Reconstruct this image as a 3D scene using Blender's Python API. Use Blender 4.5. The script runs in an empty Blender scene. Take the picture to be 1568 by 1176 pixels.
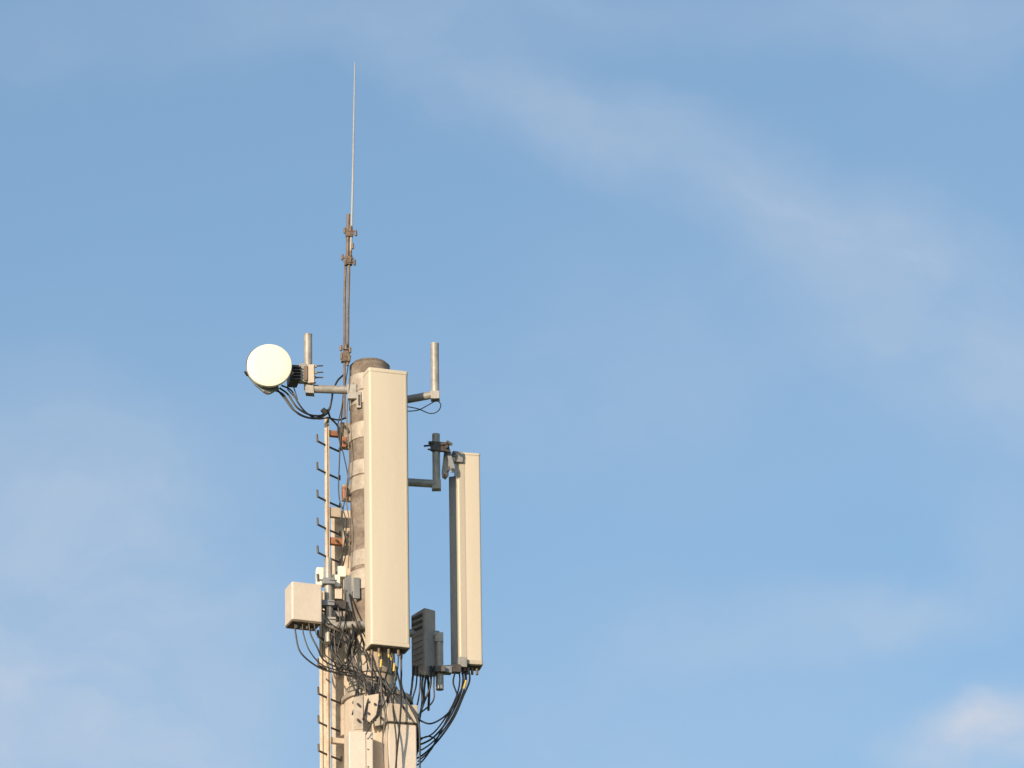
import bpy, bmesh, math, random
from mathutils import Vector, Matrix
random.seed(7)
sc = bpy.context.scene
sc.view_settings.view_transform = 'Standard'
try: sc.view_settings.look = 'None'
except Exception: pass
sc.view_settings.exposure = 0
sc.view_settings.gamma = 1

# ------------------------------------------------------------------ camera
E = math.radians(22.0); ROLL = 0.0153
F = 11450.0
CAM = Vector((1.0, -50.0, 1.6))
fwd = Vector((0, math.cos(E), math.sin(E)))
r0 = Vector((1, 0, 0)); u0 = Vector((0, -math.sin(E), math.cos(E)))
up = u0*math.cos(ROLL) + r0*math.sin(ROLL)
rt = r0*math.cos(ROLL) - u0*math.sin(ROLL)
cd = bpy.data.cameras.new("camera"); cam = bpy.data.objects.new("camera", cd)
sc.collection.objects.link(cam)
cd.sensor_width = 36; cd.lens = F/1568*36; cd.clip_end = 20000; cd.clip_start = 0.5
M = Matrix((( rt.x, up.x, -fwd.x, CAM.x), (rt.y, up.y, -fwd.y, CAM.y), (rt.z, up.z, -fwd.z, CAM.z), (0,0,0,1)))
cam.matrix_world = M
sc.camera = cam
PX = 1/212.0
def ray(px, py): return fwd*F + rt*(px-784) - up*(py-588)
def W(px, py, Y):
    d = ray(px, py); return CAM + d*((Y-CAM.y)/d.y)

# --------------------------------------------------------------- materials
def mat(name, col, rough=0.55, metal=0.0, col2=None, nscale=3.0, lo=0.4, hi=0.65, bump=0.0, bscale=60, streak=False, fine=0.06):
    m = bpy.data.materials.new(name); m.use_nodes = True
    nt = m.node_tree; N = nt.nodes; L = nt.links
    b = N["Principled BSDF"]
    b.inputs["Roughness"].default_value = rough; b.inputs["Metallic"].default_value = metal
    tc = N.new("ShaderNodeTexCoord")
    mp = N.new("ShaderNodeMapping")
    if streak: mp.inputs["Scale"].default_value = (1, 1, 0.12)
    L.new(tc.outputs["Object"], mp.inputs["Vector"])
    n = N.new("ShaderNodeTexNoise"); n.inputs["Scale"].default_value = nscale; n.inputs["Detail"].default_value = 8
    n.inputs["Roughness"].default_value = 0.62
    L.new(mp.outputs[0], n.inputs["Vector"])
    mr = N.new("ShaderNodeMapRange"); mr.inputs[1].default_value = lo; mr.inputs[2].default_value = hi
    L.new(n.outputs["Fac"], mr.inputs[0])
    mx = N.new("ShaderNodeMix"); mx.data_type = 'RGBA'
    c2 = col2 if col2 else tuple(c*0.88 for c in col)
    mx.inputs[6].default_value = (*col, 1); mx.inputs[7].default_value = (*c2, 1)
    L.new(mr.outputs[0], mx.inputs[0])
    n2 = N.new("ShaderNodeTexNoise"); n2.inputs["Scale"].default_value = 45; n2.inputs["Detail"].default_value = 4
    L.new(tc.outputs["Object"], n2.inputs["Vector"])
    m2 = N.new("ShaderNodeMapRange"); m2.inputs[1].default_value = .3; m2.inputs[2].default_value = .7
    m2.inputs[3].default_value = 1-fine; m2.inputs[4].default_value = 1+fine
    L.new(n2.outputs["Fac"], m2.inputs[0])
    vm = N.new("ShaderNodeVectorMath"); vm.operation = 'SCALE'
    L.new(mx.outputs[2], vm.inputs[0]); L.new(m2.outputs[0], vm.inputs["Scale"])
    L.new(vm.outputs[0], b.inputs["Base Color"])
    if bump:
        nb = N.new("ShaderNodeTexNoise"); nb.inputs["Scale"].default_value = bscale; nb.inputs["Detail"].default_value = 5
        L.new(tc.outputs["Object"], nb.inputs["Vector"])
        bp = N.new("ShaderNodeBump"); bp.inputs["Strength"].default_value = bump; bp.inputs["Distance"].default_value = 0.004
        L.new(nb.outputs["Fac"], bp.inputs["Height"]); L.new(bp.outputs[0], b.inputs["Normal"])
    return m
CREAM  = mat("radome_cream", (.66,.59,.49), .5, col2=(.61,.54,.44), nscale=2.2, streak=True, fine=.015)
CREAM2 = mat("radome_cream_shaded", (.53,.47,.39), .5, streak=True, fine=.03)  # darkened copy of the cream, shade put into the colour
PINKW  = mat("paint_offwhite", (.68,.605,.54), .5, col2=(.61,.535,.46), nscale=3, fine=.03)
WHITE  = mat("radome_white", (.86,.83,.73), .5, col2=(.84,.81,.71), nscale=5, fine=.01)
CONC   = mat("mast_paint", (.58,.50,.42), .7, col2=(.43,.355,.285), nscale=6, streak=True, bump=.3)
BAND   = mat("galvanised_band", (.46,.41,.36), .6, .1, col2=(.34,.295,.25), nscale=12, bump=.25, fine=.1)
RUST   = mat("weathered_steel", (.28,.235,.20), .75, .0, col2=(.155,.12,.095), nscale=9, lo=.38, hi=.62, bump=.5, fine=.15)
GALV   = mat("galvanised_pipe", (.40,.385,.365), .5, .2, col2=(.30,.285,.27), nscale=14, bump=.15)
SLATE  = mat("grey_aluminium", (.25,.27,.30), .5, .2, fine=.05)  # metal grey; on rear tray and back plates the tone also paints shade
DARK   = mat("dark_casting", (.07,.065,.065), .5, .2, col2=(.12,.10,.09), nscale=20)
BROWNR = mat("brown_radio", (.40,.34,.31), .55, .0, col2=(.32,.27,.25), nscale=8)
BROWN  = mat("brown_tube", (.22,.165,.13), .6, .2, col2=(.13,.095,.07), nscale=16, bump=.2)
BLACK  = mat("cable_black", (.018,.018,.02), .45)
CABG   = mat("cable_grey", (.14,.12,.11), .5)
ORANGE = mat("rust_orange", (.44,.20,.11), .7, col2=(.28,.13,.08), nscale=20)
YELLOW = mat("tape_yellow", (.65,.45,.08), .5)
WHIP   = mat("whip_fibreglass", (.44,.44,.44), .4)
CREAMR = mat("rail_paint", (.62,.53,.43), .6, col2=(.42,.33,.24), nscale=10, lo=.48, hi=.7, bump=.2)

# ----------------------------------------------------------------- helpers
def empty(name, loc=(0,0,0)):
    o = bpy.data.objects.new(name, None); sc.collection.objects.link(o); o.location = loc; return o
def link(name, me, m, parent, smooth=False):
    if m is not None: me.materials.append(m)
    o = bpy.data.objects.new(name, me); sc.collection.objects.link(o)
    if parent: o.parent = parent
    if smooth:
        for p in me.polygons: p.use_smooth = True
        try: me.set_sharp_from_angle(angle=math.radians(35))
        except Exception: pass
    return o
def add_bevel(o, w, seg=2):
    b = o.modifiers.new("bevel", 'BEVEL'); b.width = w; b.segments = seg; b.limit_method = 'ANGLE'; b.angle_limit = math.radians(40)
def bm_cyl(bm, a, b, r1, r2=None, n=24, hollow=0):
    r2 = r1 if r2 is None else r2
    a = Vector(a); b = Vector(b); d = (b-a).normalized()
    x = d.orthogonal().normalized(); y = d.cross(x)
    A = []; B = []
    for i in range(n):
        t = 2*math.pi*i/n; v = x*math.cos(t)+y*math.sin(t)
        A.append(bm.verts.new(a+v*r1)); B.append(bm.verts.new(b+v*r2))
    for i in range(n):
        j = (i+1) % n; bm.faces.new((A[i], A[j], B[j], B[i]))
    bm.faces.new(A[::-1]); bm.faces.new(B)
def cyls(name, segs, m, parent, n=24, bevel=0.0):
    bm = bmesh.new()
    for s in segs: bm_cyl(bm, *s, n=n)
    bmesh.ops.recalc_face_normals(bm, faces=bm.faces)
    me = bpy.data.meshes.new(name); bm.to_mesh(me); bm.free()
    o = link(name, me, m, parent, True)
    if bevel: add_bevel(o, bevel)
    return o
def pipe(name, p, m, parent, rp, n=24):
    segs = [(W(*p[i]), W(*p[i+1]), rp*PX) for i in range(len(p)-1)]
    return cyls(name, segs, m, parent, n)
def vseg(px, t, b, Y):
    a = W(px, t, Y); z = W(px, b, Y).z
    return a, Vector((a.x, a.y, z))
def prism(name, pts, z0, z1, m, parent, bevel=0.0, seg=2, smooth=False):
    bm = bmesh.new()
    A = [bm.verts.new((x, y, z0)) for x, y in pts]; B = [bm.verts.new((x, y, z1)) for x, y in pts]
    n = len(pts)
    for i in range(n):
        j = (i+1) % n; bm.faces.new((A[i], A[j], B[j], B[i]))
    bm.faces.new(A[::-1]); bm.faces.new(B)
    bmesh.ops.recalc_face_normals(bm, faces=bm.faces)
    me = bpy.data.meshes.new(name); bm.to_mesh(me); bm.free()
    o = link(name, me, m, parent, smooth)
    if bevel: add_bevel(o, bevel, seg)
    return o
def rrect(x0, x1, y0, y1, rf, rb, n=6):
    pts = []
    for cx, cy, r, a0 in ((x0+rf, y0+rf, rf, 180), (x1-rf, y0+rf, rf, 270), (x1-rb, y1-rb, rb, 0), (x0+rb, y1-rb, rb, 90)):
        for i in range(n+1):
            a = math.radians(a0+90*i/n); pts.append((cx+r*math.cos(a), cy+r*math.sin(a)))
    return pts
def place(pts, ox, oy, yaw):
    c, s = math.cos(yaw), math.sin(yaw)
    return [(ox+x*c-y*s, oy+x*s+y*c) for x, y in pts]
def boxw(name, corner, yaw, w, d, h, m, parent, bevel=0.004, off=(0,0,0)):
    c = Vector(corner)
    pts = place([(off[0], off[1]), (off[0]+w, off[1]), (off[0]+w, off[1]+d), (off[0], off[1]+d)], c.x, c.y, yaw)
    return prism(name, pts, c.z+off[2]-h, c.z+off[2], m, parent, bevel)
def bx(name, x0, x1, y0, y1, Y, d, m, parent, yaw=0.0, bevel=0.003):
    c = W(x0, y0, Y)
    return boxw(name, c, yaw, (x1-x0)*PX/max(.3, math.cos(yaw)), d, (y1-y0)*PX/math.cos(E), m, parent, bevel)
def catmull(P, k=10):
    P = [P[0]*2-P[1]] + P + [P[-1]*2-P[-2]]
    out = []
    for i in range(1, len(P)-2):
        a, b, c, d = P[i-1:i+3]
        for j in range(k):
            t = j/k
            out.append(0.5*((2*b)+(c-a)*t+(2*a-5*b+4*c-d)*t*t+(3*b-a-3*c+d)*t**3))
    out.append(P[-2]); return out
def cable(name, pts, rp, m, parent):
    P = catmull([W(*p) for p in pts])
    cu = bpy.data.curves.new(name, 'CURVE'); cu.dimensions = '3D'; cu.bevel_depth = rp*PX; cu.bevel_resolution = 3; cu.use_fill_caps = True
    s = cu.splines.new('POLY'); s.points.add(len(P)-1)
    for i, p in enumerate(P): s.points[i].co = (*p, 1)
    tmp = bpy.data.objects.new(name, cu); sc.collection.objects.link(tmp)
    bpy.context.view_layer.update()
    me = bpy.data.meshes.new_from_object(tmp.evaluated_get(bpy.context.evaluated_depsgraph_get()))
    bpy.data.objects.remove(tmp)
    me.materials.clear()
    return link(name, me, m, parent, True)

# -------------------------------------------------------------------- mast
mast = empty("telecom_mast")
axis_top = W(566, 558, 0)
AX = axis_top.x
def zat(py, Y=0): return W(570, py, Y).z
def ring(name, t, b, r, m, n=64, bevel=.003):
    return cyls(name, [((AX,0,zat(b)), (AX,0,zat(t)), r)], m, mast, n, bevel)
ring("pole", 562, 1066, .146, RUST)
cyls("cap", [((AX,0,zat(562)),(AX,0,zat(557)),.146,.12), ((AX,0,zat(557)),(AX,0,zat(554)),.10,.07)], RUST, mast, 48)
for i,(t,b,r) in enumerate([(581,606,.153),(608,627,.151),(655,680,.153),(713,735,.153),(737,759,.151),(850,874,.149),(880,911,.154),(962,985,.153)]):
    ring("collar_%d"%i, t, b, r, BAND)
ring("pole_lower", 985, 1068, .165, CONC)
ring("flange_a", 1030, 1040, .180, BAND)
ring("flange_b", 1058, 1066, .19, BAND)
zl = zat(1072); CXL = AX+.035
cyls("column", [((CXL,0,0),(CXL,0,zl),.33,.235)], CONC, mast, 64, .004)
cyls("column_flange", [((CXL,0,zl-.03),(CXL,0,zl+.002),.255)], BAND, mast, 64, .003)
cyls("foundation", [((AX,0,0.0),(AX,0,.35),1.1)], mat("concrete",(.36,.34,.31),.85,bump=.5), mast, 48, .02)
ya = math.radians(14)
c = W(594, 1078, -.36)
boxw("cable_shroud", c, ya, .205, .22, 2.2, PINKW, mast, .008)
boxw("shroud_lid", c, ya, .225, .23, .135, CONC, mast, .006, off=(-.01,-.012,.004))
boxw("shroud_lip", c, ya, .235, .24, .010, DARK, mast, .002, off=(-.013,-.017,-.131))

# ------------------------------------------------------------ main panels
def panel(name, top, bot, yaw, w, d, m, side=None):
    e = empty(name)
    z1, z0 = top.z, bot
    prism("radome", place(rrect(0, w, 0, d, .016, .008), top.x, top.y, yaw), z0+.03, z1-.03, m, e, 0, smooth=True)
    for nm, a, b in (("top_cap", z1-.0295, z1), ("bottom_cap", z0, z0+.0295)):
        prism(nm, place(rrect(-.003, w+.003, -.003, d+.003, .018, .01), top.x, top.y, yaw), a, b, m, e, .004, smooth=True)
    return e
yaw1 = math.radians(19)
t1 = W(565, 562, -.45); zb1 = W(568, 986, -.45).z
p1 = panel("panel_antenna", t1, zb1, yaw1, .292, .14, CREAM)
def loc1(x, y): return place([(x, y)], t1.x, t1.y, yaw1)[0]
prism("edge_rim_shade", place([(.268,-.0035),(.279,-.0035),(.279,.001),(.268,.001)], t1.x, t1.y, yaw1), zb1+.035, t1.z-.035, CREAM2, p1)  # rim in darker cream, paints the shadow line along the seam
prism("rear_rail", place([(.285,.03),(.2985,.03),(.2985,.13),(.285,.13)], t1.x, t1.y, yaw1), zb1+.01, t1.z-.02, BROWN, p1, .002)
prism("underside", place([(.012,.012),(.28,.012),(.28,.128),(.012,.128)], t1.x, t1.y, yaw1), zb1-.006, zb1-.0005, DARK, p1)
segs=[]; rings=[]
for i in range(7):
    x, y = loc1(.035+i*.036, .04 if i%2 else .09)
    segs.append(((x,y,zb1-.05),(x,y,zb1-.004),.011))
    if i in (1,3,4): rings.append(((x,y,zb1-.075),(x,y,zb1-.05),.008))
cyls("connectors", segs, BROWN, p1, 12); cyls("connector_boots", rings, YELLOW, p1, 12)
for zz,nm in ((t1.z-.16,"upper_bracket"),(zb1+.14,"lower_bracket")):
    x, y = loc1(.10, .14)
    prism(nm, [(x-.02,y),(x+.10,y+.02),(x+.10,-.12),(x-.02,-.12)], zz-.04, zz+.04, GALV, p1, .004)
bx("clamp_ear", 546, 553, 600, 624, -.15, .05, GALV, mast); bx("clamp_bolt", 548,551, 604,620,-.158,.006, DARK, mast)

# second panel
p2 = empty("panel_antenna")
yaw2 = math.radians(12)
c2 = W(700, 692, .20); zb2 = W(703, 1016, .20).z
W2 = 35*PX/math.cos(yaw2)
prism("radome", place(rrect(0, W2, 0, .13, .014, .008), c2.x, c2.y, yaw2), zb2+.03, c2.z-.02, CREAM, p2, smooth=True)
prism("top_cap", place(rrect(.03, W2+.003, -.003, .133, .016, .01), c2.x, c2.y, yaw2), c2.z-.0195, c2.z, CREAM, p2, .004, smooth=True)
prism("bottom_cap", place(rrect(-.003, W2+.003, -.003, .133, .016, .01), c2.x, c2.y, yaw2), zb2, zb2+.0295, CREAM2, p2, .004, smooth=True)
prism("face_strip_shade", place([(.012,-.003),(.052,-.003),(.052,.001),(.012,.001)], c2.x, c2.y, yaw2), zb2+.034, c2.z-.03, CREAM2, p2)  # darker tan albedo paints the shade of this facet
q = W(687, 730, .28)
prism("rear_tray_shaded", [(q.x, q.y), (c2.x-.001, c2.y+.06), (c2.x-.001, c2.y+.18), (q.x+.03, q.y+.12)], zb2+.01, q.z, SLATE, p2, .003)  # dark grey metal whose tone also stands in for the main panel's shadow
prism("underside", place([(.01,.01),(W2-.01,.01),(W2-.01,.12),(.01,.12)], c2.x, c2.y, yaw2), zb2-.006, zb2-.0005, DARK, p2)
bx("top_bracket", 694, 709, 690, 706, .16, .05, GALV, p2, .3)
bx("bottom_bracket", 703, 715, 1005, 1020, .16, .04, GALV, p2, .3)
segs=[]
for i in range(4):
    x,y = place([(.03+i*.035,.05)], c2.x, c2.y, yaw2)[0]; segs.append(((x,y,zb2-.06),(x,y,zb2-.003),.010))
cyls("connectors", segs, BROWN, p2, 12)

# -------------------------------------------------- mounting arms (right)
m2 = empty("antenna_mount_arm")
a,b = vseg(667.5, 665, 745, .10)
cyls("upright_upper", [(a,b,6*PX)], GALV, m2)
pipe("arm_upper", [(600,737,.02),(668,741,.10)], GALV, m2, 6.2)
bx("elbow_upper", 661,675,734,748,.07,.06,GALV,m2)
bx("clamp_top", 660,688,675,689,.05,.03,DARK,m2,.25)
cyls("clamp_bolts",[(W(649,683,.08),W(690,679,.06),.007),(W(655,688,.10),W(690,691,.08),.006),(W(656,678,.05),W(664,678,.05),.012),(W(684,676,.05),W(692,681,.05),.011)],DARK,m2,10)
def plate(name, pts, Y, th, m, parent):
    bm = bmesh.new(); A=[bm.verts.new(W(x,y,Y)) for x,y in pts]; B=[bm.verts.new(W(x,y,Y)+Vector((0,th,0))) for x,y in pts]
    n=len(pts)
    for i in range(n): j=(i+1)%n; bm.faces.new((A[i],A[j],B[j],B[i]))
    bm.faces.new(A[::-1]); bm.faces.new(B); bmesh.ops.recalc_face_normals(bm, faces=bm.faces)
    me=bpy.data.meshes.new(name); bm.to_mesh(me); bm.free(); o=link(name,me,m,parent); add_bevel(o,.002); return o
plate("tilt_link_a",[(681,680),(686,678),(697,716),(695,723),(691,723)],.13,.012,SLATE,m2)
plate("tilt_link_b",[(676,724),(680,690),(691,692),(687,728),(682,734),(677,731)],.16,.012,GALV,m2)
plate("tilt_link_c",[(684,722),(694,716),(699,694),(694,690),(688,712)],.145,.010,DARK,m2)
cyls("tilt_bolts",[(W(682,728,.12),W(682,728,.18),.013),(W(693,719,.12),W(693,719,.18),.012),(W(684,683,.05),W(684,683,.15),.013)],DARK,m2,12)
a,b = vseg(672.5, 974, 1056, .10)
cyls("upright_lower", [(a,b,6*PX)], GALV, m2)
pipe("arm_lower", [(600,968,.02),(672,972,.10)], GALV, m2, 6.2)
bx("elbow_lower", 665.5,678.5,968,982,.07,.06,GALV,m2)
pipe("hinge_arm", [(664,1024,.10),(704,1021,.16)], DARK, m2, 4)
bx("hinge_clamp", 680,692,1019,1029,.08,.06,SLATE,m2,.2)
bx("hinge_plate", 692,706,1018,1028,.10,.05,DARK,m2,.2)
bx("hinge_u_clamp", 663,682,1019,1028,.04,.04,DARK,m2,.0)

ua = empty("antenna_mount_arm")
a,b = vseg(665.5, 528, 604, -.16)
cyls("upright", [(a,b,6.4*PX)], GALV, ua); cyls("upright_cap",[(a,a+Vector((0,0,.008)),6.7*PX)],GALV,ua)
pipe("arm", [(595,617,.02),(666,604,-.16)], GALV, ua, 6)
bx("elbow", 659.5,673,598,610,-.195,.07,GALV,ua)
la = empty("antenna_mount_arm")
a,b = vseg(471.5, 514, 596, -.12)
cyls("upright", [(a,b,6.4*PX)], GALV, la); cyls("upright_cap",[(a,a+Vector((0,0,.008)),6.7*PX)],GALV,la)
pipe("arm", [(471,595,-.12),(552,598,-.10)], GALV, la, 6.4)
plate("elbow",[(466,589),(480,589),(481,602),(468,601)],-.155,.07,GALV,la)
bx("pole_plate", 532,546,588,610,-.135,.04,GALV,la)

# --------------------------------------------------------------- dish
dish = empty("microwave_dish_antenna")
dc = W(412.5, 559, -.34); nrm = Vector((.06,-1,-.03)).normalized()
R = 34.3*PX
bk = -nrm
def P(t): return dc + bk*t
X = nrm.cross(Vector((0,0,1))).normalized(); Y_ = nrm.cross(X)
prof = [(0.0,-.010),(R*.55,-.009),(R*.9,-.005),(R*.985,0),(R,.004),(R*1.0,.03)]
def lathe(name, prof, m, parent, off=Vector((0,0,0)), n=72):
    bm = bmesh.new(); prev=None
    for r,t in prof:
        if r < 1e-6: cur=[bm.verts.new(P(t)+off)]
        else: cur=[bm.verts.new(P(t)+off+ (X*math.cos(2*math.pi*i/n)+Y_*math.sin(2*math.pi*i/n))*r) for i in range(n)]
        if prev:
            for i in range(n):
                j=(i+1)%n
                if len(prev)==1 and len(cur)>1: bm.faces.new((prev[0],cur[j],cur[i]))
                elif len(cur)==1 and len(prev)>1: bm.faces.new((prev[i],prev[j],cur[0]))
                elif len(cur)>1: bm.faces.new((prev[i],prev[j],cur[j],cur[i]))
        prev=cur
    bmesh.ops.recalc_face_normals(bm, faces=bm.faces)
    me=bpy.data.meshes.new(name); bm.to_mesh(me); bm.free(); return link(name,me,m,parent,True)
lathe("radome_face", prof, WHITE, dish)
sh = Vector((-1.2*PX, 0, .01))
lathe("reflector_bowl", [(R*.99,.031),(R*1.0,.034),(R*1.0,.045),(R*.80,.085),(R*.6,.12),(R*.42,.15),(R*.2,.17),(0,.172)], BAND, dish, sh)
plate("lower_bracket",[(376,570),(381,576),(400,592),(425,588),(427,594),(413,602),(404,600),(390,588)],-.26,.03,SLATE,dish)
cyls("hub",[(P(.165),P(.25),.055)],SLATE,dish)
cyls("rim_clips",[(W(375,569,-.31),W(379,575,-.28),.009),(W(404,600,-.28),W(411,603,-.28),.010),(W(446,574,-.3),W(449,570,-.3),.008)],DARK,dish,10)
rad = empty("microwave_radio_unit")
bx("body", 444,459,558,582,-.20,.14,DARK,rad,.2)
for i in range(5):
    bx("fin_%d"%i, 449,461,560+i*4.6,562+i*4.6,-.225,.03,DARK,rad,.1,.001)
bx("clamp_plate", 458,470,556,584,-.19,.05,GALV,rad,.1)
bx("clamp_plate_side", 471,481,558,586,-.185,.04,CONC,rad,-.1)
bx("clamp_gap", 465,471,560,582,-.196,.01,BROWN,rad)
cyls("studs",[(W(470,561,-.17),W(495,560,-.17),.0055),(W(470,571,-.17),W(495,570,-.17),.0055),(W(472,578,-.13),W(495,578,-.13),.0055),(W(470,586,-.17),W(484,586,-.17),.006)],DARK,rad,8)
cyls("nuts",[(W(481,561,-.17),W(485,561,-.17),.011),(W(481,570.6,-.17),W(485,570.5,-.17),.011),(W(480,578,-.13),W(484,578,-.13),.011)],GALV,rad,6)

# ------------------------------------------------------- lightning rod
rod = empty("lightning_rod")
cyls("whip",[(W(543.3,96,-.1),W(542.5,150,-.1),.0034,.0054),(W(542.5,150,-.1),W(540.5,262,-.1),.0054,.0068),(W(540.5,262,-.1),W(538.4,352,-.1),.0070,.0085)],WHIP,rod,10)
pipe("tube_upper",[(533.5,328,-.1),(532,402,-.1)],BROWN,rod,2.8,14)
pipe("tube_tip",[(538.4,350,-.1),(536.5,405,-.1)],GALV,rod,1.9,12)
pipe("tube_main",[(534.6,400,-.1),(533,470,-.1),(532.2,560,-.1)],BROWN,rod,2.2,12)
pipe("tube_second",[(529.5,400,-.1),(527.6,450,-.1),(527.4,540,-.1),(527.2,640,-.1)],BROWN,rod,2.0,12)
segs=[]
for y,xa,xb in ((354,526,547),(358,528,542),(395,523,542),(401,526,544),(534,520,537),(545,521,538),(551,523,536)):
    segs.append((W(xa,y-.8,-.12),W(xb,y+.8,-.12),.0065))
for x,y in ((528,353),(545,357),(537,350),(524,394),(543,402),(537,398),(529,402),(522,533),(536,536),(523,546),(535,549),(540,377),(537,388),(530,531)):
    segs.append((W(x,y-4,-.12),W(x,y+4,-.12),.0095))
cyls("clamps",segs,BROWN,rod,8)
for i,(x0,x1,y0,y1) in enumerate(((530,541,350,361),(528,540,391,404),(523,536,538,553))):
    bx("saddle_%d"%i,x0,x1,y0,y1,-.125,.04,BROWN,rod,.15)

# ---------------------------------------------------------------- ladder
lad = empty("climbing_ladder")
a,b = vseg(500.5, 640, 700, -.02)
def rect_at(cx, cy, w, d, yaw): return place([(-w/2,-d/2),(w/2,-d/2),(w/2,d/2),(-w/2,d/2)], cx, cy, yaw)
prism("spine", rect_at(a.x, a.y, .034,.05,0), .4, a.z, CREAMR, lad, .002)
prism("spine_slot", rect_at(a.x+.005, a.y-.0265, .009,.004,0), .4, a.z-.02, BROWN, lad)
z0 = W(500,683,-.02).z; sp = 42.0*PX/math.cos(E)
bm = bmesh.new()
z=z0
while z > .6:
    for s in (-1,1):
        p = Vector((a.x,a.y,z))
        dv = Vector((.066,.10,0))
        q1 = p + s*dv + (Vector((.02,.012,0)) if s>0 else Vector((0,0,0)))
        bm_cyl(bm, p, q1, .0078, n=8)
        if s<0: bm_cyl(bm, q1-Vector((0,0,.006)), q1+Vector((-.003,-.005,.05)), .0078, n=8)
        else:   bm_cyl(bm, q1-Vector((0,0,.006)), q1+Vector((.002,0,.03)), .007, n=8)
    z -= sp
bmesh.ops.recalc_face_normals(bm, faces=bm.faces)
me=bpy.data.meshes.new("rungs"); bm.to_mesh(me); bm.free(); link("rungs",me,DARK,lad,True)
tray = empty("cable_tray")
ta = W(507,782,.12); prism("tray_sheet", [(ta.x,ta.y),(ta.x+.15,ta.y),(ta.x+.15,ta.y+.03),(ta.x,ta.y+.03)], .4, ta.z, CREAMR, tray, .002)
tb = W(488.5,905,.10); prism("tray_side_rail", [(tb.x,tb.y),(tb.x+.052,tb.y),(tb.x+.052,tb.y+.05),(tb.x,tb.y+.05)], .4, tb.z, CREAMR, tray, .003)
prism("tray_groove", [(tb.x+.02,tb.y-.003),(tb.x+.026,tb.y-.003),(tb.x+.026,tb.y+.001),(tb.x+.02,tb.y+.001)], .4, tb.z-.01, BROWN, tray)
for i,(x0,x1,y0,y1,m) in enumerate(((503,523,658,666,ORANGE),(522,537,646,668,BAND),(522,537,669,685,CONC),(525,540,741,765,BAND),(506,527,822,832,ORANGE),(527,539,812,835,CONC),(505,522,776,790,CONC),(524,545,1078,1100,CONC),(524,541,1101,1124,CONC),(503,530,1128,1136,CONC),(505,526,955,962,CONC),(524,530,668,684,ORANGE),(526,532,744,763,ORANGE))):
    bx("standoff_%d"%i,x0,x1,y0,y1,-.03 if i<11 else -.045,.04,m,lad,.35)
segs=[(W(x,y,-.06),W(x,y,0),.010) for x,y in ((527,652),(533,660),(526,676),(533,681),(530,748),(536,757),(515,827),(531,818),(534,829),(530,1088),(538,1092),(530,1112))]
cyls("standoff_bolts",segs,DARK,lad,8)

lm = empty("antenna_mount_arm")
a,b = vseg(502.5, 858, 984, -.16)
cyls("upright",[(a,b,6*PX)],GALV,lm); cyls("upright_cap",[(a,a+Vector((0,0,.008)),6.3*PX)],GALV,lm)
pipe("arm",[(508,959,-.20),(562,957,-.18)],GALV,lm,6.5)
bx("clamp_a",494,513,884,893,-.21,.08,SLATE,lm,.1); bx("clamp_b",493,512,918,926,-.21,.08,SLATE,lm,.1); bx("clamp_c",493,514,944,954,-.21,.08,GALV,lm,.1)
cyls("u_bolts",[(W(488,888,-.2),W(516,889,-.2),.006),(W(490,921,-.2),W(516,922,-.2),.006),(W(488,948,-.2),W(517,949,-.2),.006)],DARK,lm,8)
su = empty("surge_protector_box")
bx("box_a",485,496,868,895,-.12,.06,WHITE,su,.2,.006)
bx("box_b",509,521,879,897,-.14,.06,WHITE,su,.2,.006)
bx("box_c",516,530,866,882,-.10,.06,WHITE,su,.2,.006)
bx("box_d",513,524,900,916,-.14,.05,PINKW,su,.2,.004)
bx("back_plate_shaded",528,540,880,934,-.08,.02,SLATE,su,.3); bx("side_plate_shaded",541,551,884,915,-.16,.02,SLATE,su,.2)  # blue-grey of both plates has their shadow put into the colour
bx("terminal_block",511,530,918,931,-.12,.05,DARK,su,.2); bx("gland_plate",509,523,934,943,-.13,.05,GALV,su,.2)
rr = empty("remote_radio_unit")
c = W(447, 890, -.36); yb=math.radians(20)
h=.285
prism("housing", place(rrect(0,.225,0,.17,.012,.012), c.x,c.y,yb), c.z-h, c.z, PINKW, rr, .006)
prism("base_rim", place([(.006,.006),(.22,.006),(.22,.164),(.006,.164)], c.x,c.y,yb), c.z-h-.012, c.z-h-.0005, BROWN, rr, .002)
prism("rear_bracket", place([(.19,.08),(.25,.08),(.25,.15),(.19,.15)], c.x,c.y,yb), c.z-.25, c.z-.05, GALV, rr, .003)
segs=[]
for i in range(4):
    x,y=place([(.05+i*.04,.05+.02*(i%2))],c.x,c.y,yb)[0]; segs.append(((x,y,c.z-h-.045),(x,y,c.z-h-.01),.010))
cyls("glands",segs,DARK,rr,10)

r2 = empty("remote_radio_unit")
cc = W(650, 930, -.02)
zb = W(650, 1034, -.02).z
bm = bmesh.new()
yl = W(629, 940, .06); yr = W(667, 935, .10)
base = [(yl.x,yl.y),(cc.x,cc.y),(yr.x,yr.y),(yl.x+.09,yr.y+.08)]
tops = [yl.z-.015, cc.z+.0, cc.z+.02, cc.z+.01]
bots = [zb+.03, zb, zb+.03, zb+.05]
A=[bm.verts.new((x,y,zz)) for (x,y),zz in zip(base,bots)]; B=[bm.verts.new((x,y,zz)) for (x,y),zz in zip(base,tops)]
for i in range(4): j=(i+1)%4; bm.faces.new((A[i],A[j],B[j],B[i]))
bm.faces.new(A[::-1]); bm.faces.new(B); bmesh.ops.recalc_face_normals(bm, faces=bm.faces)
me=bpy.data.meshes.new("housing"); bm.to_mesh(me); bm.free(); o=link("housing",me,BROWNR,r2); add_bevel(o,.008)
dl = Vector((cc.x-yl.x, cc.y-yl.y,0)); nl = Vector((dl.y,-dl.x,0)).normalized()
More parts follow.
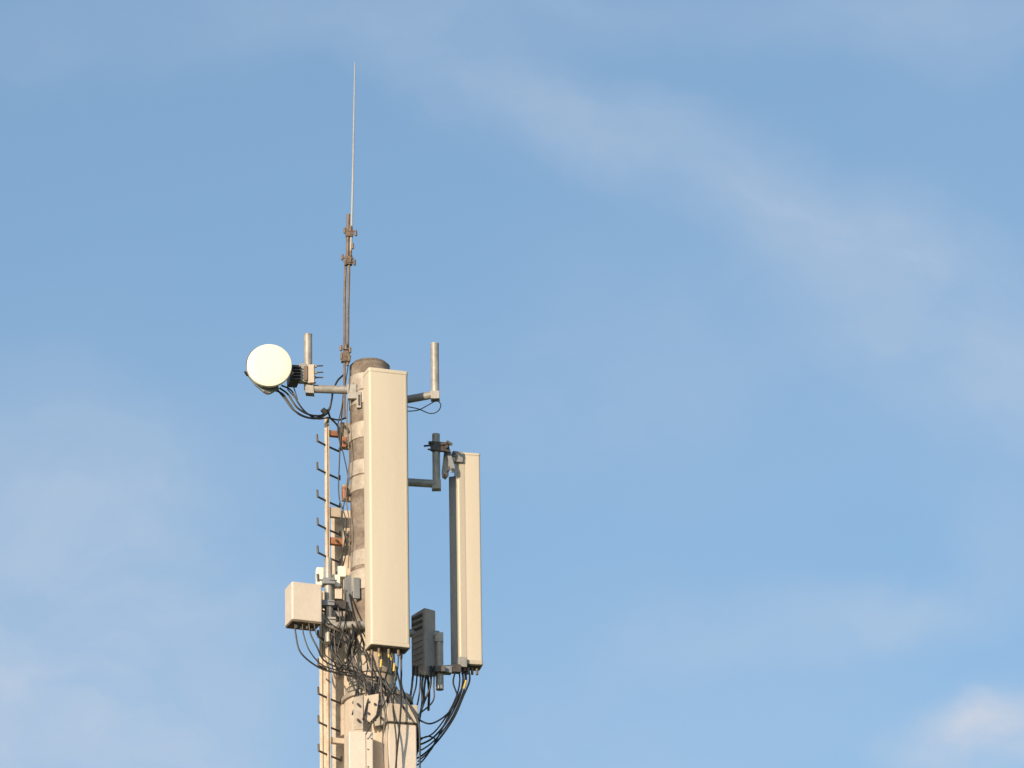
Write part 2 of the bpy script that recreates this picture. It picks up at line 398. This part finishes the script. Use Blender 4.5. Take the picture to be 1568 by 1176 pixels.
for i in range(9):
    zz = cc.z-.075-i*.045
    p0=Vector((yl.x,yl.y,zz-.0))+dl*.12+nl*.002; p1_=Vector((yl.x,yl.y,zz+.012))+dl*.85+nl*.002
    bm=bmesh.new(); vs=[bm.verts.new(v) for v in (p0,p1_,p1_+Vector((0,0,.02)),p0+Vector((0,0,.02)))]; f=bm.faces.new(vs)
    r_=bmesh.ops.extrude_face_region(bm,geom=[f])
    for v in r_['geom']:
        if isinstance(v,bmesh.types.BMVert): v.co += nl*.006
    bmesh.ops.recalc_face_normals(bm, faces=bm.faces)
    me=bpy.data.meshes.new("rib"); bm.to_mesh(me); bm.free(); link("rib_%d"%i,me,DARK if i<3 else BROWNR,r2)

cab = empty("junction_box")
c = W(534, 1119, -.40)
boxw("cabinet", c, math.radians(8), .172,.12,.42, PINKW, cab,.008)
boxw("door_seam", c, math.radians(8), .003,.002,.40, BROWN, cab,0, off=(.118,-.0025,-.01))
for i,(x,z) in enumerate(((.13,-.05),(.155,-.05),(.13,-.13),(.13,-.26))):
    boxw("latch_%d"%i, c, math.radians(8), .010,.004,.008, DARK, cab,0, off=(x,-.005,z))
plate("hanger_a",[(557,1066),(580,1062),(580,1090),(566,1106),(557,1098)],-.36,.01,CONC,cab)
plate("hanger_b",[(570,1070),(592,1066),(592,1108),(574,1112)],-.33,.01,BAND,cab)
plate("hanger_c",[(541,1068),(556,1064),(556,1116),(541,1118)],-.34,.01,BAND,cab)
cyls("hanger_bolts",[(W(x,y,-.375),W(x,y,-.34),.009) for x,y in ((564,1074),(574,1078),(564,1092),(582,1078),(583,1098),(548,1078),(548,1102))],DARK,cab,8)

# ---------------------------------------------------------------- cables
cb = empty("feeder_cable_bundle")
C = lambda n,p,r=1.4,m=BLACK: cable(n,p,r,m,cb)
C("dish_feed_a",[(424,596,-.2),(436,610,-.2),(450,628,-.2),(470,639,-.18),(490,639,-.12),(503,630,-.1),(508,612,-.1),(510,598,-.06),(517,583,-.06),(526,574,0)],1.5)
C("dish_feed_b",[(428,594,-.2),(441,604,-.2),(455,624,-.2),(474,635,-.18),(492,636,-.12),(501,628,-.1),(506,640,-.08),(518,655,-.05),(522,690,-.03)],1.5)
C("dish_feed_c",[(431,590,-.2),(446,598,-.2),(456,616,-.2),(468,631,-.18),(485,641,-.14),(502,640,-.1),(518,643,-.05),(530,640,-.02)],1.3)
C("dish_feed_d",[(421,598,-.2),(433,603,-.2),(443,617,-.2),(457,634,-.2),(478,641,-.15),(494,638,-.1),(506,622,-.1)],1.2)
C("dish_feed_e",[(447,585,-.2),(452,600,-.2),(455,612,-.2),(449,606,-.2),(440,596,-.2)],.9)
C("mast_drop_a",[(526,600,-.05),(523,640,-.05),(520,700,-.05),(519,760,-.05),(530,800,-.05),(524,850,-.06),(515,880,-.1)],1.0)
C("mast_drop_b",[(533,560,-.1),(524,620,-.08),(517,660,-.05),(527,700,-.05),(533,740,-.05),(524,790,-.03),(530,840,-.05),(522,880,-.08)],.9)
C("mast_drop_c",[(536,580,-.14),(531,640,-.12),(535,700,-.13),(530,760,-.1),(536,810,-.12),(533,870,-.1)],.9,CABG)
cyls("strap",[(W(494,627,-.12),W(500,634,-.12),.02)],BLACK,cb,10)
C("loop_right",[(620,622,-.05),(640,626,-.1),(658,633,-.12),(670,630,-.14),(675,620,-.16),(668,611,-.17)],.8)
C("loop_right_b",[(620,630,-.05),(640,628,-.1),(656,620,-.12),(668,613,-.15)],.8)
for i,(x,dx,dy,r) in enumerate(((452,0,0,1.3),(463,5,-9,1.0),(473,12,-20,1.3),(481,16,-34,.9))):
    C("rru_feed_%d"%i,[(x,955,-.30),(x+1+i,972,-.30),(x+9+i*2,1000+dy*.4,-.3),(490+dx*.5,1023+dy*.6,-.28),(520,1031+dy*.4,-.28),(548,1038+dy*.4,-.28),(566,1050+i*3,-.3),(572,1075,-.32)],r)
for i in range(17):
    x0=random.uniform(498,545); y0=random.uniform(905,968); x1=x0+random.uniform(-16,20); x2=random.uniform(508,560)
    x3=random.uniform(535,600)
    C("tangle_%d"%i,[(x0,y0,-.08),(x1,y0+35,-.2-random.random()*.08),(x2,y0+random.uniform(55,85),-.24),(x2+12,1030+random.uniform(-18,18),-.27),(x3,1052+random.uniform(-12,20),-.28),(x3+random.uniform(-8,12),1085+random.uniform(-10,25),-.32)],random.choice((.9,1.2,1.6)),random.choice((BLACK,BLACK,CABG)))
for i in range(7):
    x,y=loc1(.035+i*.036, .04 if i%2 else .09)
    d=(Vector((x,y,zb1-.07))-CAM); k=d.dot(fwd)
    u=784+d.dot(rt)/k*F; v=588-d.dot(up)/k*F
    e=random.uniform(-6,6); tx=[556,590,575,628,604,640,640][i]
    C("panel_jumper_%d"%i,[(u,v-4,y),(u+e*.3,v+18,y),(u+e,v+40,-.33),((u+tx)/2,v+68,-.36),(tx,v+95,-.39),(tx+(3 if i>3 else -4),v+130,-.41),(tx+(0 if i<3 else 2),1210,-.43)][:5 if i in (0,2,3) else 7],1.2 if i%3 else 1.5, CABG if i in (1,) else BLACK)
C("thin_run",[(600,1000,-.36),(606,1040,-.36),(590,1075,-.4),(574,1100,-.42),(560,1125,-.42)],.9)
C("column_run_a",[(606,1020,-.36),(614,1060,-.4),(612,1110,-.42),(608,1150,-.42),(605,1190,-.42)],1.4)
C("tape_a",[(584,1010,-.42),(583,1022,-.42)],1.8,YELLOW); C("tape_b",[(604,1016,-.42),(603,1028,-.42)],1.8,YELLOW)
C("tape_d",[(714,1042,.05),(710,1055,.05)],1.8,YELLOW)
for i in range(7):
    x=628+i*5.2
    C("radio_drop_%d"%i,[(x+6,1020,.02),(x+3+random.uniform(-3,3),1050,.0),(x+random.uniform(-5,4),1075,0),(630+random.uniform(0,14),1105,-.02),(636+random.uniform(-4,6),1140,-.05),(632,1175,-.1)],random.choice((1.2,1.7)))
C("ground_lead",[(655,1036,.05),(657,1060,.05),(656,1088,.05)],2.0)
for i,(x,dx) in enumerate(((702,0),(707,6),(712,10),(717,13),(710,3))):
    C("right_feed_%d"%i,[(x,1022,.2),(x+2,1042,.16),(699+dx*.8,1066,.1),(684+dx*.8,1096+dx*.3,.06),(664+dx*.5,1122+i*4,.0),(646,1130+i*9,-.04),(628,1128+i*12,-.1)],1.5 if i%2 else 1.2)
C("right_loop",[(640,1102,0),(660,1108,.0),(684,1094,.05),(700,1070,.08),(694,1045,.1),(698,1026,.12)],1.3)
C("right_coil",[(636,1140,-.02),(652,1128,0),(666,1132,0),(660,1148,-.02),(640,1166,-.08)],1.1)

# ---------------------------------------------------------------- ground
bm = bmesh.new(); S=6000
vs=[bm.verts.new((x*S,y*S,0)) for x,y in ((-1,-1),(1,-1),(1,1),(-1,1))]; bm.faces.new(vs)
me=bpy.data.meshes.new("ground"); bm.to_mesh(me); bm.free()
link("ground",me,mat("grass_ground",(.07,.10,.035),.9,col2=(.11,.11,.05),nscale=.4,fine=.2),None)

# ------------------------------------------------------------ sun and sky
SEL=math.radians(14); SAZ=math.radians(29)
sdir = Vector((-math.sin(SAZ)*math.cos(SEL), -math.cos(SAZ)*math.cos(SEL), math.sin(SEL)))
sl=bpy.data.lights.new("sun",'SUN'); sl.energy=4.7; sl.angle=math.radians(.5); sl.color=(1,.80,.57)
so=bpy.data.objects.new("sun",sl); sc.collection.objects.link(so); so.rotation_euler=(-sdir).to_track_quat('-Z','Y').to_euler(); so.location=(-20,-40,40)

w=bpy.data.worlds.new("World"); sc.world=w; w.use_nodes=True; nt=w.node_tree; N=nt.nodes; L=nt.links
bg=N["Background"]; STR=.15; bg.inputs[1].default_value=STR
sky=N.new("ShaderNodeTexSky"); sky.sky_type='NISHITA'; sky.sun_disc=False; sky.sun_elevation=SEL; sky.sun_rotation=math.pi+SAZ
sky.air_density=1.0; sky.dust_density=.6; sky.ozone_density=1.5; sky.altitude=100
tc=N.new("ShaderNodeTexCoord"); sp_=N.new("ShaderNodeSeparateXYZ"); L.new(tc.outputs["Generated"],sp_.inputs[0])
def math_(op,a,b=None,c=None,clamp=False):
    n=N.new("ShaderNodeMath"); n.operation=op; n.use_clamp=clamp
    for i,v in enumerate((a,b,c)):
        if v is None: continue
        if isinstance(v,(int,float)): n.inputs[i].default_value=v
        else: L.new(v,n.inputs[i])
    return n.outputs[0]
U=math_('MULTIPLY',sp_.outputs[0],F/1000); V=math_('MULTIPLY',sp_.outputs[2],F/math.cos(E)/1000)
cv=N.new("ShaderNodeCombineXYZ"); L.new(U,cv.inputs[0]); L.new(V,cv.inputs[1]); L.new(sp_.outputs[1],cv.inputs[2])
def noise(scale,detail=4,rough=.55,vec=cv.outputs[0],dist=0,out=0):
    n=N.new("ShaderNodeTexNoise"); n.inputs["Scale"].default_value=scale; n.inputs["Detail"].default_value=detail
    n.inputs["Roughness"].default_value=rough; n.inputs["Distortion"].default_value=dist; L.new(vec,n.inputs["Vector"]); return n.outputs[out]
wn=noise(2.4,6,.52,out=1)
v1=N.new("ShaderNodeVectorMath"); v1.operation='SUBTRACT'; L.new(wn,v1.inputs[0]); v1.inputs[1].default_value=(.5,.5,.5)
v2=N.new("ShaderNodeVectorMath"); v2.operation='SCALE'; L.new(v1.outputs[0],v2.inputs[0]); v2.inputs["Scale"].default_value=.34
v3=N.new("ShaderNodeVectorMath"); v3.operation='ADD'; L.new(cv.outputs[0],v3.inputs[0]); L.new(v2.outputs[0],v3.inputs[1])
v4=N.new("ShaderNodeVectorMath"); v4.operation='MULTIPLY'; L.new(v3.outputs[0],v4.inputs[0]); v4.inputs[1].default_value=(1,1,0)
def uv(px,py):
    d=ray(px,py).normalized(); return d.x*F/1000, d.z*F/math.cos(E)/1000
def blob(px,py,rx,ry,rot,amp):
    mp=N.new("ShaderNodeMapping"); mp.vector_type='TEXTURE'
    u_,v_=uv(px,py); mp.inputs["Location"].default_value=(u_,v_,0); mp.inputs["Rotation"].default_value=(0,0,math.radians(rot))
    mp.inputs["Scale"].default_value=(rx/1000,ry/1000,1); L.new(v4.outputs[0],mp.inputs["Vector"])
    ln=N.new("ShaderNodeVectorMath"); ln.operation='LENGTH'; L.new(mp.outputs[0],ln.inputs[0])
    mr=N.new("ShaderNodeMapRange"); mr.interpolation_type='SMOOTHSTEP'
    mr.inputs[1].default_value=1; mr.inputs[2].default_value=0; mr.inputs[3].default_value=0; mr.inputs[4].default_value=amp
    L.new(ln.outputs["Value"],mr.inputs[0]); return mr.outputs[0]
blobs=[(50,980,520,470,0,.95),(100,740,460,260,-10,.15),(700,10,1000,150,0,.34),(1500,20,420,140,0,.30),(40,60,400,130,0,.10),
 (820,170,420,120,-20,.40),(1120,290,420,150,-24,.42),(1400,470,420,230,-24,.55),(1560,640,300,240,0,.25),(1050,560,560,300,-10,.20),(760,640,520,220,-20,.10),
 (1530,1130,280,140,14,1.55),(1500,1085,150,60,20,.6),(1180,965,360,80,8,.36),(1430,915,280,90,15,.32),(1540,800,120,90,0,.25),(780,1150,1300,330,0,.24),(300,620,480,300,0,.12)]
acc=None
for b_ in blobs:
    o_=blob(*b_); acc=o_ if acc is None else math_('ADD',acc,o_)
mp=N.new("ShaderNodeMapping"); mp.inputs["Rotation"].default_value=(0,0,math.radians(20)); mp.inputs["Scale"].default_value=(1,1.8,1); L.new(v3.outputs[0],mp.inputs["Vector"])
tx=noise(3.6,9,.56,mp.outputs[0])
mr=N.new("ShaderNodeMapRange"); mr.inputs[1].default_value=.3; mr.inputs[2].default_value=.7; mr.inputs[3].default_value=.52; mr.inputs[4].default_value=1.46; L.new(tx,mr.inputs[0])
den=math_('MULTIPLY',acc,mr.outputs[0])
gen=noise(1.1,5,.5)
g2=N.new("ShaderNodeMapRange"); g2.inputs[1].default_value=.45; g2.inputs[2].default_value=.75; g2.inputs[3].default_value=.0; g2.inputs[4].default_value=.10; L.new(gen,g2.inputs[0])
den=math_('ADD',den,g2.outputs[0]); den=math_('MULTIPLY',den,.56,clamp=True)
tint=N.new("ShaderNodeVectorMath"); tint.operation='MULTIPLY'; L.new(sky.outputs[0],tint.inputs[0]); tint.inputs[1].default_value=(1.07,1.13,1.14)
mx=N.new("ShaderNodeMix"); mx.data_type='RGBA'; L.new(den,mx.inputs[0]); L.new(tint.outputs[0],mx.inputs[6])
mx.inputs[7].default_value=(.57/STR,.64/STR,.76/STR,1)
L.new(mx.outputs[2],bg.inputs[0])
